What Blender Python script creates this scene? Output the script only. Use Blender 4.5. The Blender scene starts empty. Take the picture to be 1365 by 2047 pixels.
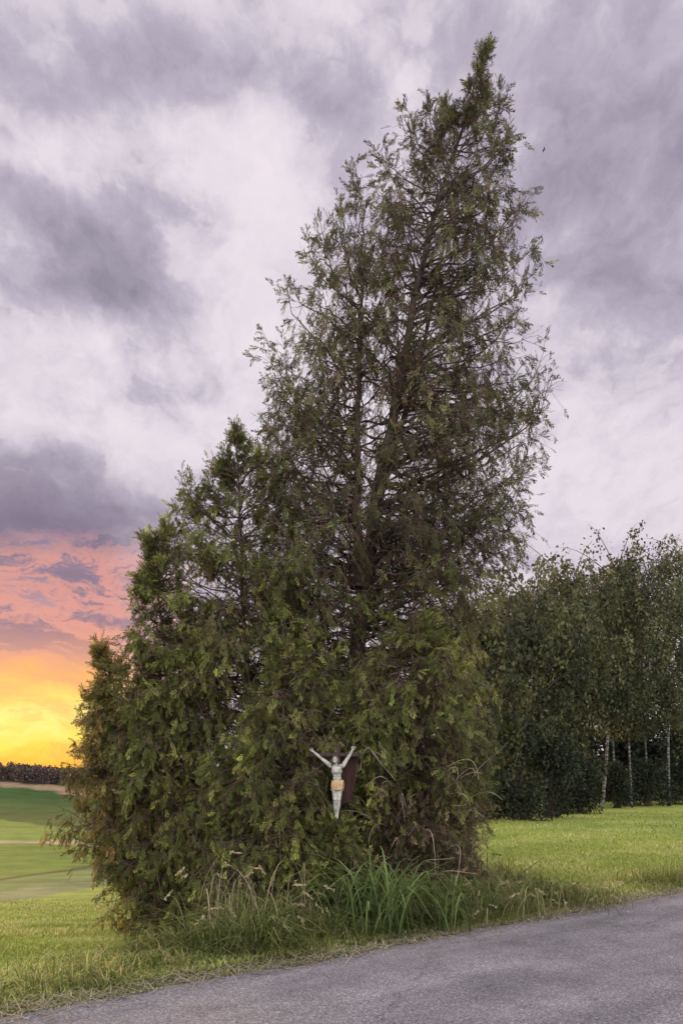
import bpy, bmesh, math, random
import numpy as np
from mathutils import Vector, Matrix
random.seed(7)
PI = math.pi
scene = bpy.context.scene
COL = scene.collection
F0, CX, HY, EYE = 1365.0, 682.5, 1560.0, 1.6

def lin(c):
    c = c/255.0
    return c/12.92 if c <= 0.04045 else ((c+0.055)/1.055)**2.4
def S(r, g, b, a=1.0): return (lin(r), lin(g), lin(b), a)
def smooth(a, b, x):
    t = np.clip((x-a)/(b-a), 0, 1); return t*t*(3-2*t)
def norm(a): return a/np.maximum(np.linalg.norm(a, axis=-1, keepdims=True), 1e-9)
def WX(px, d): return (px-CX)*d/F0
def WZ(py, d): return EYE+(HY-py)*d/F0

# ------------------------------------------------------------------ terrain
RA = np.array([-2.27, 4.55]); RT = np.array([0.8103, 0.5860]); RN = np.array([-0.5860, 0.8103])   # far road edge, along, away from road
PD = np.array([-30, 0, 5, 8, 14, 22, 35, 70, 120, 200, 280, 350, 400, 500, 1300.])
PZ = np.array([0, 0, 0, -.35, -1.37, -2.7, -4.5, -7.6, -8.9, -10, -9.0, -6.1, -1.3, 2.5, 6.])
_dd = np.linspace(-30, 1300, 13301)
_zz = np.interp(_dd, PD, PZ)
def th(x, y):
    x = np.asarray(x, float); y = np.asarray(y, float)
    e = 1.2+.06*np.maximum(y, 0)
    zl = (np.interp(y-e, _dd, _zz)+np.interp(y+e, _dd, _zz)+np.interp(y, _dd, _zz)*2)/4
    u = x/np.maximum(y, 3.0)
    w = 1-smooth(-0.30, 0.08, u)
    rd = (x-RA[0])*RN[0]+(y-RA[1])*RN[1]
    k = smooth(0.15, 2.6, rd)
    bump = 0.03*np.sin(x*1.3+y*.7)*np.sin(y*.9-x*.4)*smooth(0.5, 2.5, rd)*(1-smooth(30, 60, y))
    hill = 6.0*smooth(-.36, -.60, u)*smooth(180, 400, y)
    return zl*w*k+bump+hill
# ------------------------------------------------------------------ mesh helpers
def mesh_np(name, V, faces, mat, parent=None, origin=(0, 0, 0), tint=None, shade=False):
    V = np.asarray(V, np.float32)-np.asarray(origin, np.float32)
    if not isinstance(faces, (list, tuple)): faces = [faces]
    loops = np.concatenate([f.ravel() for f in faces]).astype(np.int32)
    tot = np.concatenate([np.full(len(f), f.shape[1], np.int32) for f in faces])
    st = np.concatenate([[0], np.cumsum(tot)[:-1]]).astype(np.int32)
    me = bpy.data.meshes.new(name)
    me.vertices.add(len(V)); me.vertices.foreach_set('co', V.ravel())
    me.loops.add(len(loops)); me.loops.foreach_set('vertex_index', loops)
    me.polygons.add(len(tot)); me.polygons.foreach_set('loop_start', st)
    if tint is not None:
        at = me.attributes.new('tint', 'FLOAT_COLOR', 'POINT')
        c = np.ones((len(V), 4), np.float32); c[:, :3] = tint
        at.data.foreach_set('color', c.ravel())
    me.update(calc_edges=True)
    if shade: me.polygons.foreach_set('use_smooth', np.ones(len(tot), bool))
    me.materials.append(mat)
    o = bpy.data.objects.new(name, me); COL.objects.link(o)
    if parent is not None: o.parent = parent
    else: o.location = origin
    return o
def empty(name, loc, label, cat, group=None):
    o = bpy.data.objects.new(name, None); COL.objects.link(o); o.location = loc; o.empty_display_size = .2
    tag(o, label, cat, group); return o
def tag(o, label=None, cat=None, group=None, kind=None):
    if label: o['label'] = label
    if cat: o['category'] = cat
    if group: o['group'] = group
    if kind: o['kind'] = kind
    return o
def tubes(P, R, sides=5):
    P = np.asarray(P, float); R = np.asarray(R, float)
    N, K, _ = P.shape
    T = norm(np.gradient(P, axis=1))
    ref = np.where(np.abs(T[..., 2:3]) < .85, np.array([0, 0, 1.]), np.array([1., 0, 0]))
    A = norm(np.cross(T, ref)); B = np.cross(T, A)
    an = np.arange(sides)*2*PI/sides
    V = P[:, :, None, :]+R[:, :, None, None]*(A[:, :, None, :]*np.cos(an)[None, None, :, None]+B[:, :, None, :]*np.sin(an)[None, None, :, None])
    idx = np.arange(N*K*sides).reshape(N, K, sides)
    a = idx[:, :-1, :]; b = np.roll(a, -1, axis=2); d = idx[:, 1:, :]; c = np.roll(d, -1, axis=2)
    Q = np.stack([a, b, c, d], -1).reshape(-1, 4)
    return V.reshape(-1, 3), Q
def ribbons(P, W, side):
    N, K, _ = P.shape
    V = np.stack([P-side[:, None, :]*W[..., None], P+side[:, None, :]*W[..., None]], 2)
    idx = np.arange(N*K*2).reshape(N, K, 2)
    Q = np.stack([idx[:, :-1, 0], idx[:, :-1, 1], idx[:, 1:, 1], idx[:, 1:, 0]], -1).reshape(-1, 4)
    return V.reshape(-1, 3), Q
def bez(P0, P1, P2, P3, K):
    t = np.linspace(0, 1, K)[None, :, None]
    return (1-t)**3*P0[:, None]+3*(1-t)**2*t*P1[:, None]+3*(1-t)*t*t*P2[:, None]+t**3*P3[:, None]
# ------------------------------------------------------------------ materials
def new_mat(name):
    m = bpy.data.materials.new(name); m.use_nodes = True
    nt = m.node_tree; nt.nodes.clear()
    out = nt.nodes.new('ShaderNodeOutputMaterial')
    return m, nt, out
def noise(nt, scale, detail=4, rough=.55, vec=None, dist=0):
    n = nt.nodes.new('ShaderNodeTexNoise'); n.inputs['Scale'].default_value = scale
    n.inputs['Detail'].default_value = detail; n.inputs['Roughness'].default_value = rough
    n.inputs['Distortion'].default_value = dist
    if vec is not None: nt.links.new(vec, n.inputs['Vector'])
    return n
def ramp(nt, fac, stops, interp='LINEAR'):
    r = nt.nodes.new('ShaderNodeValToRGB'); r.color_ramp.interpolation = interp
    e = r.color_ramp.elements
    while len(e) > 1: e.remove(e[-1])
    e[0].position = stops[0][0]; e[0].color = stops[0][1]
    for p, c in stops[1:]:
        k = e.new(p); k.color = c
    nt.links.new(fac, r.inputs['Fac']); return r
def mixc(nt, a, b, fac, mode='MIX'):
    n = nt.nodes.new('ShaderNodeMix'); n.data_type = 'RGBA'; n.blend_type = mode; n.clamp_factor = True
    for s, v in ((n.inputs[0], fac), (n.inputs[6], a), (n.inputs[7], b)):
        if hasattr(v, 'is_output'): nt.links.new(v, s)
        else: s.default_value = v
    return n.outputs[2]
def g(v): return (v, v, v, 1)
def leaf_mat(name, trans=.3, rough=.6):
    m, nt, out = new_mat(name)
    a = nt.nodes.new('ShaderNodeAttribute'); a.attribute_name = 'tint'
    p = nt.nodes.new('ShaderNodeBsdfPrincipled'); p.inputs['Roughness'].default_value = rough
    p.inputs['Specular IOR Level'].default_value = .15
    nt.links.new(a.outputs['Color'], p.inputs['Base Color'])
    t = nt.nodes.new('ShaderNodeBsdfTranslucent'); nt.links.new(a.outputs['Color'], t.inputs['Color'])
    mx = nt.nodes.new('ShaderNodeMixShader'); mx.inputs[0].default_value = trans
    nt.links.new(p.outputs[0], mx.inputs[1]); nt.links.new(t.outputs[0], mx.inputs[2])
    nt.links.new(mx.outputs[0], out.inputs[0]); return m
def noise_mat(name, stops, scale=8, rough=.85, bump=.3, stretch=(1, 1, 1), detail=6, bscale=None, metallic=0):
    m, nt, out = new_mat(name)
    tc = nt.nodes.new('ShaderNodeTexCoord'); mp = nt.nodes.new('ShaderNodeMapping'); mp.inputs['Scale'].default_value = stretch
    nt.links.new(tc.outputs['Object'], mp.inputs['Vector'])
    n = noise(nt, scale, detail, .6, mp.outputs[0]); r = ramp(nt, n.outputs['Fac'], stops)
    p = nt.nodes.new('ShaderNodeBsdfPrincipled'); p.inputs['Roughness'].default_value = rough; p.inputs['Metallic'].default_value = metallic
    p.inputs['Specular IOR Level'].default_value = .3
    nt.links.new(r.outputs[0], p.inputs['Base Color'])
    n2 = noise(nt, bscale or scale*3, 5, .65, mp.outputs[0])
    b = nt.nodes.new('ShaderNodeBump'); b.inputs['Strength'].default_value = bump; b.inputs['Distance'].default_value = .02
    nt.links.new(n2.outputs['Fac'], b.inputs['Height']); nt.links.new(b.outputs[0], p.inputs['Normal'])
    nt.links.new(p.outputs[0], out.inputs[0]); return m
M_leaf = leaf_mat('foliage', .34)
M_grass = leaf_mat('grass_blades', .35, .55)
M_far = leaf_mat('far_foliage', .1, .8)
M_bark = noise_mat('bark', [(.3, (.024, .017, .013, 1)), (.7, (.075, .054, .043, 1))], 10, .9, .6, (3, 3, .6), 4)
M_twig = noise_mat('twig', [(.3, (.065, .043, .031, 1)), (.7, (.16, .11, .08, 1))], 20, .9, .2, (1, 1, 1), 2)
M_pale = noise_mat('bare_twig', [(.3, (.18, .145, .11, 1)), (.7, (.36, .30, .23, 1))], 20, .9, .2)
M_birch = noise_mat('birch_bark', [(.44, (.025, .023, .022, 1)), (.56, (.14, .135, .13, 1)), (.80, (.32, .31, .305, 1))], 3.0, .8, .2, (1.2, 1.2, 4))
M_wood = noise_mat('weathered_wood', [(.3, (.02, .014, .012, 1)), (.7, (.06, .042, .036, 1))], 6, .85, .4, (6, 6, .7))
M_red = noise_mat('oxblood_paint', [(.3, (.014, .007, .006, 1)), (.55, (.036, .014, .011, 1)), (.75, (.075, .037, .029, 1))], 7, .85, .4, (5, 5, .8))
M_stone = noise_mat('painted_stone', [(.30, (.12, .12, .09, 1)), (.5, (.32, .315, .27, 1)), (.8, (.48, .47, .415, 1))], 7, .7, .25)
M_gold = noise_mat('gilt_cloth', [(.3, (.18, .125, .055, 1)), (.7, (.40, .30, .15, 1))], 10, .6, .2)
M_hair = noise_mat('dark_hair', [(.3, (.03, .022, .016, 1)), (.7, (.09, .065, .045, 1))], 14, .8, .3)
M_gravel = noise_mat('gravel', [(.3, (.10, .09, .085, 1)), (.7, (.32, .30, .28, 1))], 9, .9, .3)
M_bird = noise_mat('bird_feather', [(.3, (.01, .01, .01, 1)), (.7, (.03, .03, .03, 1))], 9, .8, .1)

def ground_mat():
    m, nt, out = new_mat('meadow_ground')
    a = nt.nodes.new('ShaderNodeAttribute'); a.attribute_name = 'tint'
    tc = nt.nodes.new('ShaderNodeTexCoord')
    n1 = noise(nt, .35, 7, .65, tc.outputs['Object']); n2 = noise(nt, 7, 6, .75, tc.outputs['Object']); n0 = noise(nt, .06, 9, .75, tc.outputs['Object'])
    r0 = ramp(nt, n0.outputs['Fac'], [(.36, (.55, .62, .55, 1)), (.5, (1, 1, 1, 1)), (.66, (1.4, 1.25, 1.22, 1))])
    r1 = ramp(nt, n1.outputs['Fac'], [(.3, (.62, .74, .62, 1)), (.52, (1, 1, 1, 1)), (.72, (1.3, 1.14, 1.15, 1))])
    r2 = ramp(nt, n2.outputs['Fac'], [(.3, g(.5)), (.5, g(1.0)), (.72, g(1.4))])
    c = mixc(nt, a.outputs['Color'], r1.outputs[0], 1.0, 'MULTIPLY'); c = mixc(nt, c, r2.outputs[0], .8, 'MULTIPLY'); c = mixc(nt, c, r0.outputs[0], .85, 'MULTIPLY')
    p = nt.nodes.new('ShaderNodeBsdfPrincipled'); p.inputs['Roughness'].default_value = .95; p.inputs['Specular IOR Level'].default_value = .1
    nt.links.new(c, p.inputs['Base Color'])
    b = nt.nodes.new('ShaderNodeBump'); b.inputs['Strength'].default_value = .6; b.inputs['Distance'].default_value = .06
    nt.links.new(n2.outputs['Fac'], b.inputs['Height']); nt.links.new(b.outputs[0], p.inputs['Normal'])
    nt.links.new(p.outputs[0], out.inputs[0]); return m
def asphalt_mat():
    m, nt, out = new_mat('asphalt')
    tc = nt.nodes.new('ShaderNodeTexCoord')
    mp = nt.nodes.new('ShaderNodeMapping'); mp.inputs['Rotation'].default_value = (0, 0, -math.atan2(RT[1], RT[0]))
    nt.links.new(tc.outputs['Object'], mp.inputs['Vector'])
    mp2 = nt.nodes.new('ShaderNodeMapping'); mp2.inputs['Scale'].default_value = (.25, 1.6, 1); nt.links.new(mp.outputs[0], mp2.inputs['Vector'])
    n1 = noise(nt, .9, 5, .6, mp2.outputs[0], .4); n2 = noise(nt, 1.6, 6, .65, mp.outputs[0], .3); n3 = noise(nt, 60, 3, .8, mp.outputs[0])
    vo = nt.nodes.new('ShaderNodeTexVoronoi'); vo.inputs['Scale'].default_value = 80; nt.links.new(mp.outputs[0], vo.inputs['Vector'])
    r1 = ramp(nt, n1.outputs['Fac'], [(.3, S(92, 89, 92)), (.52, S(110, 106, 109)), (.72, S(128, 124, 126))])
    r2 = ramp(nt, n2.outputs['Fac'], [(.32, g(.78)), (.5, g(1.0)), (.7, g(1.14))])
    r3 = ramp(nt, n3.outputs['Fac'], [(.32, g(.4)), (.5, g(1)), (.68, g(1.6))])
    r4 = ramp(nt, vo.outputs['Color'], [(0, g(.5)), (.6, g(1.0)), (1, g(1.75))])
    c = mixc(nt, r1.outputs[0], r2.outputs[0], 1, 'MULTIPLY'); c = mixc(nt, c, r3.outputs[0], .85, 'MULTIPLY'); c = mixc(nt, c, r4.outputs[0], .85, 'MULTIPLY')
    vc = nt.nodes.new('ShaderNodeTexVoronoi'); vc.feature = 'DISTANCE_TO_EDGE'; vc.inputs['Scale'].default_value = .55
    nw = noise(nt, 2.2, 5, .7, mp.outputs[0]); av = nt.nodes.new('ShaderNodeMix'); av.data_type = 'VECTOR'; av.inputs[0].default_value = .35
    nt.links.new(mp.outputs[0], av.inputs[4]); nt.links.new(nw.outputs['Color'], av.inputs[5]); nt.links.new(av.outputs[1], vc.inputs['Vector'])
    rc = ramp(nt, vc.outputs['Distance'], [(0, g(.5)), (.006, g(1))])
    c = mixc(nt, c, rc.outputs[0], .6, 'MULTIPLY')
    p = nt.nodes.new('ShaderNodeBsdfPrincipled'); p.inputs['Roughness'].default_value = .85; p.inputs['Specular IOR Level'].default_value = .2
    nt.links.new(c, p.inputs['Base Color'])
    b = nt.nodes.new('ShaderNodeBump'); b.inputs['Strength'].default_value = .5; b.inputs['Distance'].default_value = .008
    nt.links.new(n3.outputs['Fac'], b.inputs['Height']); nt.links.new(b.outputs[0], p.inputs['Normal'])
    nt.links.new(p.outputs[0], out.inputs[0]); return m
# ------------------------------------------------------------------ ground
rows = np.concatenate([np.linspace(-19.5, 3.5, 24), np.geomspace(4, 1250, 420)])
cols = np.concatenate([np.linspace(-4, -.75, 30), np.linspace(-.73, .73, 260), np.linspace(.75, 4, 30)])
Ug, Yg = np.meshgrid(cols, rows); Xg = Ug*(Yg+20)
Zg = th(Xg, Yg)
V = np.stack([Xg, Yg, Zg], -1).reshape(-1, 3)
nr, nc = len(rows), len(cols)
ix = np.arange(nr*nc).reshape(nr, nc)
Q = np.stack([ix[:-1, :-1], ix[:-1, 1:], ix[1:, 1:], ix[1:, :-1]], -1).reshape(-1, 4)
d = V[:, 1]; u = V[:, 0]/np.maximum(d, 3)
tint = np.tile(np.array([.195, .24, .055]), (len(V), 1))
s = (u+.5)
def setf(b, c, soft=.035):
    global tint
    b = np.maximum(b, 8)*(1+.02*np.sin(V[:, 0]*.11)+.012*np.sin(V[:, 0]*.37+1))
    k = (smooth(1-soft, 1+soft, d/b)*(u < .02))[:, None]
    tint = tint*(1-k)+np.array(c)*k
b1 = 31+95*s; b2 = 52+150*s
setf(b1, (.145, .175, .085), .025); setf(b1+9+40*s, (.10, .15, .05)); setf(b2, (.04, .055, .02), .012); setf(b2*1.05, (.085, .145, .026), .015)
setf(112-60*s, (.25, .215, .13), .015); setf(120-40*s, (.10, .16, .03), .02); setf(195-330*s, (.034, .07, .016), .02); setf(366-190*s, (.20, .14, .088), .012); setf(393-20*s, (.03, .03, .015), .01)
rd = (V[:, 0]-RA[0])*RN[0]+(V[:, 1]-RA[1])*RN[1]
k = (1-smooth(.05, .5, rd))[:, None]
tint = tint*(1-k)+np.array([.13, .11, .075])*k
ground = mesh_np('ground', V, Q, ground_mat(), tint=tint, shade=True); tag(ground, kind='structure')
# road
ss = np.concatenate([np.linspace(-60, -4, 40), np.linspace(-3.9, 20, 480), np.linspace(20.5, 140, 80)])
rng = np.random.default_rng(3)
wav = .05*np.sin(ss*1.7)+.03*np.sin(ss*4.1+1)+.02*np.sin(ss*9.3+2)+rng.normal(0, .012, len(ss))
offs = [wav, wav*.3-.25, 0*ss-1.4, 0*ss-2.7, 0*ss-4.0, 0*ss-5.4]
hz = [.006, .012, .03, .04, .03, .008]
rv = []
for o_, h_ in zip(offs, hz):
    p = RA[None]+RT[None]*ss[:, None]+RN[None]*o_[:, None]
    rv.append(np.concatenate([p, np.full((len(ss), 1), h_)], 1))
rv = np.stack(rv, 0); ri = np.arange(6*len(ss)).reshape(6, -1)
Q = np.stack([ri[1:, :-1], ri[1:, 1:], ri[:-1, 1:], ri[:-1, :-1]], -1).reshape(-1, 4)
road = mesh_np('road', rv.reshape(-1, 3), Q, asphalt_mat(), shade=True); tag(road, kind='structure')

# ------------------------------------------------------------------ foliage templates
def spray_template(rng, pairs=6, w=.055):
    V = []; Fc = []; T = []
    def z(t): return -.34*t*t
    def leaf(b, dirv, L, w, tb):
        p = np.array([-dirv[1], dirv[0], 0.])
        dz = np.array([0, 0, -.12*L*rng.uniform(0, 2.5)])
        i = len(V)
        V.extend([b, b+dirv*L*.45+p*w+dz*.4, b+dirv*L+dz, b+dirv*L*.45-p*w+dz*.4]); T.extend([.6, .92, 1.35, .92]); Fc.append((i, i+1, i+2, i+3))
    for i in range(pairs):
        t = .1+.8*i/(pairs-1)
        for sd in (-1, 1):
            tt = t+.05*sd; an = math.radians(rng.uniform(16, 44))
            L = .52*(1-.5*t)*rng.uniform(.5, 1.45)
            leaf(np.array([0, tt, z(tt)]), np.array([sd*math.sin(an), math.cos(an), 0.]), L, w*rng.uniform(.8, 1.2), tt)
    leaf(np.array([0, .72, z(.72)]), np.array([0, 1., -.2]), .42, w, 1)
    i = len(V); V.extend([np.array([-.012, 0, 0]), np.array([.012, 0, 0]), np.array([.008, .85, z(.85)]), np.array([-.008, .85, z(.85)])]); T.extend([.6]*4); Fc.append((i, i+1, i+2, i+3))
    return np.array(V), np.array(Fc), np.array(T)
_tr = np.random.default_rng(11)
TEMPL = [spray_template(_tr, 5, .048) for _ in range(6)]
def sprays(pos, axis, size, tint, rng):
    n = len(pos); a = norm(axis)
    r = rng.normal(size=(n, 3)); zx = norm(r-(r*a).sum(1, keepdims=True)*a); xx = np.cross(a, zx)
    which = rng.integers(0, len(TEMPL), n)
    Vs, Fs, Cs = [], [], []; off = 0
    for k, (tv, tf, tt) in enumerate(TEMPL):
        m = which == k; c = int(m.sum())
        if not c: continue
        v = pos[m][:, None, :]+size[m][:, None, None]*(tv[None, :, 0:1]*xx[m][:, None]+tv[None, :, 1:2]*a[m][:, None]+tv[None, :, 2:3]*zx[m][:, None])
        Vs.append(v.reshape(-1, 3)); Fs.append((tf[None]+(np.arange(c)*len(tv))[:, None, None]).reshape(-1, 4)+off)
        Cs.append((tint[m][:, None, :]*tt[None, :, None]).reshape(-1, 3)); off += c*len(tv)
    return np.concatenate(Vs), np.concatenate(Fs), np.concatenate(Cs)
# small clearing kept open in front of the crucifix
DC = 7.7
_nr = np.random.default_rng(5)
def niche(p, jit=.035):
    k = DC/np.maximum(p[:, 1], 3)
    x = p[:, 0]*k+_nr.normal(0, jit, len(p)); z = EYE+(p[:, 2]-EYE)*k+_nr.normal(0, jit, len(p))
    hi = z > 1.70
    x0 = np.where(hi, -.36, np.where(z > 1.40, -.14, -.11)); x1 = np.where(hi, .15, np.where(z > 1.45, .13, .025))
    inside = (x > x0) & (x < x1) & (z > 1.19) & (z < 1.95) & (p[:, 1] < DC+.25)
    return ~inside
PAL = {
 'upper': np.array([[.054, .060, .026], [.076, .082, .030], [.092, .074, .042], [.072, .058, .035], [.105, .115, .040]]),
 'green': np.array([[.076, .092, .025], [.112, .135, .031], [.170, .188, .044], [.058, .067, .021], [.136, .128, .039]]),
 'warm':  np.array([[.15, .12, .036], [.19, .145, .042], [.13, .105, .034], [.12, .135, .036], [.22, .155, .05]]),  # sunset backlight painted into the leaf tints
 'brown': np.array([[.112, .080, .050], [.10, .080, .042], [.13, .092, .056], [.11, .115, .040], [.085, .066, .040]]),
}
def thuja(name, label, D, trunk, lpx, rpx, n_limbs, nsec, nspr, pal, seed, trad=.14, ry=.85, stems=(), tips=(), size=(.12, .24), up_top=.5, bare=0, front=6.9, zden=None, pal_low=None, kr=(.45, 1.0), droop=.5, thin_hi=0., thin_lo=0., lowband=(.22, .55), inn=.4, xt=.10):
    rng = np.random.default_rng(seed)
    tk = np.array(trunk, float); tz = WZ(tk[:, 1], D); tx = WX(tk[:, 0], D)
    bx, by = tx[0], D; bz = float(th(bx, by)); base = np.array([bx, by, bz])
    root = empty(name, base, label, 'tree')
    zb, zt_ = bz-.05, tz[-1]
    tz[0] = zb
    lp = np.array(lpx, float); rp = np.array(rpx, float)
    lz, lx = WZ(lp[:, 1], D), WX(lp[:, 0], D); rz, rx = WZ(rp[:, 1], D), WX(rp[:, 0], D)
    def srt(a, b): o = np.argsort(a); return a[o], b[o]
    lz, lx = srt(lz, lx); rz, rx = srt(rz, rx)
    XL = lambda z: np.interp(z, lz, lx); XR = lambda z: np.interp(z, rz, rx)
    TX = lambda z: np.interp(z, tz, tx)
    def trunk_tube(zz, xx, r0, r1, yy, nm):
        n = 26; z = np.linspace(zz[0], zz[-1], n); x = np.interp(z, zz, xx)
        x = np.convolve(np.pad(x, 2, 'edge'), np.ones(5)/5, 'valid')+rng.normal(0, .012, n)
        y = yy+.05*np.sin(z*1.1+seed)
        t = np.linspace(0, 1, n); r = r0+(r1-r0)*t**.8; r[0] *= 1.5; r[1] *= 1.15
        v, q = tubes(np.stack([x, y, z], -1)[None], r[None], 10)
        mesh_np(nm, v, q, M_bark, root, base, shade=True)
    trunk_tube(tz, tx, trad, .008, D, 'trunk')
    stem = None
    for j, sk in enumerate(stems):
        sk = np.array(sk, float); sz_, sx_ = WZ(sk[:, 1], D), WX(sk[:, 0], D)
        trunk_tube(sz_, sx_, trad*(.46-.1*j), .008, D-.12+.3*j, 'stem')
        if j == 0: stem = True; sz, sx = sz_, sx_
    zmin = max(min(lz.min(), rz.min()), bz+.15)
    zs = np.linspace(zmin, zt_, 400); wd = np.maximum(XR(zs)-XL(zs), .05)+.25
    if zden is not None: wd = wd*np.array([zden(z) for z in zs])
    zt = rng.choice(zs, n_limbs, p=wd/wd.sum())+rng.normal(0, .03, n_limbs)
    ph = rng.uniform(0, 2*PI, n_limbs)
    kk = kr[0]+(kr[1]-kr[0])*rng.random(n_limbs)**.6
    kk = np.where(rng.random(n_limbs) < xt, kk*1.13, kk)
    cx = np.clip(TX(zt), XL(zt)+.02, XR(zt)-.02)
    cosp, sinp = np.cos(ph), np.sin(ph)
    rr = np.where(cosp > 0, XR(zt)-cx, cx-XL(zt))
    ryy = (XR(zt)-XL(zt))*.5*ry
    tip = np.stack([cx+rr*np.sign(cosp)*np.abs(cosp)**.8*kk, by+ryy*sinp*kk, zt-droop*ryy*np.abs(sinp)*kk], -1)
    tip[:, 2] = np.maximum(tip[:, 2], zb+.25)
    ntip = 0
    if len(tips):
        tp = np.array(tips, float); e = np.stack([WX(tp[:, 0], D), by+rng.normal(0, .2, len(tp)), WZ(tp[:, 1], D)], -1)
        ctr = np.stack([TX(e[:, 2]), np.full(len(e), by), e[:, 2]-.3], -1); e = e+norm(ctr-e)*.12
        ntip = 2*len(e)
        tip = np.concatenate([tip, e, e+rng.normal(0, .06, e.shape)-np.array([0, 0, .10])])
    zt = tip[:, 2]
    tip[:, 1] = np.maximum(tip[:, 1], front)
    n = len(tip)
    hf = np.clip((zt-zb)/(zt_-zb), 0, 1)
    istip = np.zeros(n); istip[n-ntip:] = 1; spire = istip*(hf > .5)*(up_top > 0)
    cx = TX(zt); hor = np.hypot(tip[:, 0]-cx, tip[:, 1]-by)
    rise = np.where(rng.random(n) < .5, rng.uniform(.1, .6, n), rng.uniform(-.35, .2, n))+.25*hf*up_top
    rise = np.where(spire > 0, .9, rise)
    z0 = np.clip(zt-hor*rise-.1*hf, zb+.12, zt_-.10)
    ax = TX(z0); ay = np.full(n, by)
    if stem:
        m = (tip[:, 0] < np.interp(z0, sz, sx)+.1) & (z0 > sz[0]) & (z0 < sz[-1]) & (rng.random(n) < .7)
        ax = np.where(m, np.interp(z0, sz, sx), ax)
    P0 = np.stack([ax, ay, z0], -1)
    L = np.linalg.norm(tip-P0, axis=1)
    dz = np.array([0, 0, 1.])
    P1 = P0+(tip-P0)*.35+dz*(L*rng.uniform(-.22, .25, n))[:, None]+rng.normal(0, .09, (n, 3))*L[:, None]
    P2 = P0+(tip-P0)*.78-dz*(L*rng.uniform(.03, .30, n))[:, None]+rng.normal(0, .07, (n, 3))*L[:, None]
    P2 = np.where(spire[:, None] > 0, tip-dz*(.34*L)[:, None]+(P0-tip)*np.array([.08, .08, 0]), P2)
    K = 11; LP = bez(P0, P1, P2, tip, K)
    wob = rng.normal(0, .022, LP.shape)*np.minimum(L, 1.2)[:, None, None]; wob[:, 0] = 0; LP = LP+wob
    r0 = .005+.0056*L; tt = np.linspace(0, 1, K)
    LR = r0[:, None]*(1-tt[None])**.8+.0018
    kp = niche(LP[:, 7], 0)
    v1, q1 = tubes(LP[kp], LR[kp], 5)
    mesh_np('limbs', v1, q1, M_bark, root, base, shade=True)
    li = np.concatenate([np.repeat(np.arange(n), nsec), np.repeat(np.where(spire > 0)[0], 8)]); t = rng.uniform(.08, 1.0, len(li))**.75
    f = t*(K-1); i0 = np.minimum(f.astype(int), K-2); fr = (f-i0)[:, None]
    B0 = LP[li, i0]*(1-fr)+LP[li, i0+1]*fr
    Td = norm(LP[li, i0+1]-LP[li, i0])
    sd = norm(np.cross(Td, dz)+rng.normal(0, .2, (len(li), 3)))*rng.choice([-1, 1], len(li))[:, None]
    hfl = hf[li]; topz = np.maximum(smooth(.8, 1, hfl), .75*spire[li]*smooth(.5, .9, t))
    bl = np.clip(L[li]*rng.uniform(.12, .40, len(li))*(1.15-.6*t)+.08, .1, .62)*(1-.5*topz)
    dr = norm(Td*rng.uniform(.2, 1.0, (len(li), 1))+sd*rng.uniform(.2, 1.0, (len(li), 1))+rng.normal(0, .45, (len(li), 3)))
    E = B0+dr*bl[:, None]+dz*(bl*(rng.uniform(-1.2, .05, len(li))*(1-.6*topz)+.6*up_top*topz))[:, None]
    E[:, 1] = np.maximum(E[:, 1], front-.15)
    Mid = (B0+E)/2+dz*(bl*rng.uniform(-.02, .22, len(li)))[:, None]
    BP = np.stack([B0, Mid, E], 1); BR = np.stack([.003+.003*bl, .0024+0*bl, .0012+0*bl], 1)
    kp = niche(B0, 0) & niche(E, 0)
    v2, q2 = tubes(BP[kp], BR[kp], 3)
    mesh_np('branchlets', v2, q2, M_twig, root, base)
    bi = np.repeat(np.arange(len(li)), nspr); m = len(bi); w = rng.uniform(.05, 1, m)[:, None]**.7
    pos = (1-w)**2*B0[bi]+2*w*(1-w)*Mid[bi]+w*w*E[bi]+rng.normal(0, .015, (m, 3))
    bd = norm(E[bi]-B0[bi])
    topf = topz[bi][:, None]
    axs = bd*.75+np.array([0, 0, -1.])*(1.45*(1-topf)*rng.uniform(.1, 1.3, (m, 1)))+dz*(.5*up_top*topf)+rng.normal(0, .38, (m, 3))
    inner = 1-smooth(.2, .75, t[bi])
    sz2 = rng.uniform(size[0], size[1], m)*(1-.2*inner)*(1-.25*topf[:, 0])
    P = PAL[pal]
    lim_c = P[rng.integers(0, len(P), n)]
    lowm = np.zeros(n, bool)
    if pal_low is not None:
        PL = PAL[pal_low]; lowm = rng.random(n) < (1-smooth(lowband[0], lowband[1], hf)); lim_c = np.where(lowm[:, None], PL[rng.integers(0, len(PL), n)], lim_c)
    own = P[rng.integers(0, len(P), m)]
    own = np.where(lowm[li][bi][:, None], lim_c[li][bi], own)
    lim_c = (lim_c*rng.uniform(.5, 1.4, (n, 1)))[li][bi]
    c = lim_c*.7+own*.3
    bb = rng.uniform(.5, 1.4, len(li))[bi][:, None]
    c = c*rng.uniform(.75, 1.25, (m, 1))*bb*(1-.55*inner[:, None])  # inner sprays painted darker for the deep shade between limbs
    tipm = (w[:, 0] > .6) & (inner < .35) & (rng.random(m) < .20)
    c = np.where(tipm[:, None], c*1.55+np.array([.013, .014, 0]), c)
    deadp = (rng.random(m) < .04+.24*inner)[:, None]
    c = np.where(deadp, np.array([.11, .070, .042])*rng.uniform(.45, 1.15, (m, 1)), c)
    lk = (rng.uniform(.15, 1.2, n)[li])[bi]; bk_ = rng.uniform(.05, 1.6, len(li))[bi]
    lk = np.where(spire[li][bi] > 0, 1.0, lk)
    thin = thin_hi*smooth(.42, .6, hf)+thin_lo*(1-smooth(lowband[0], lowband[1], hf))
    pk = lk*bk_*(1-inn*inner)*(1-thin[li][bi])*1.45
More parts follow.
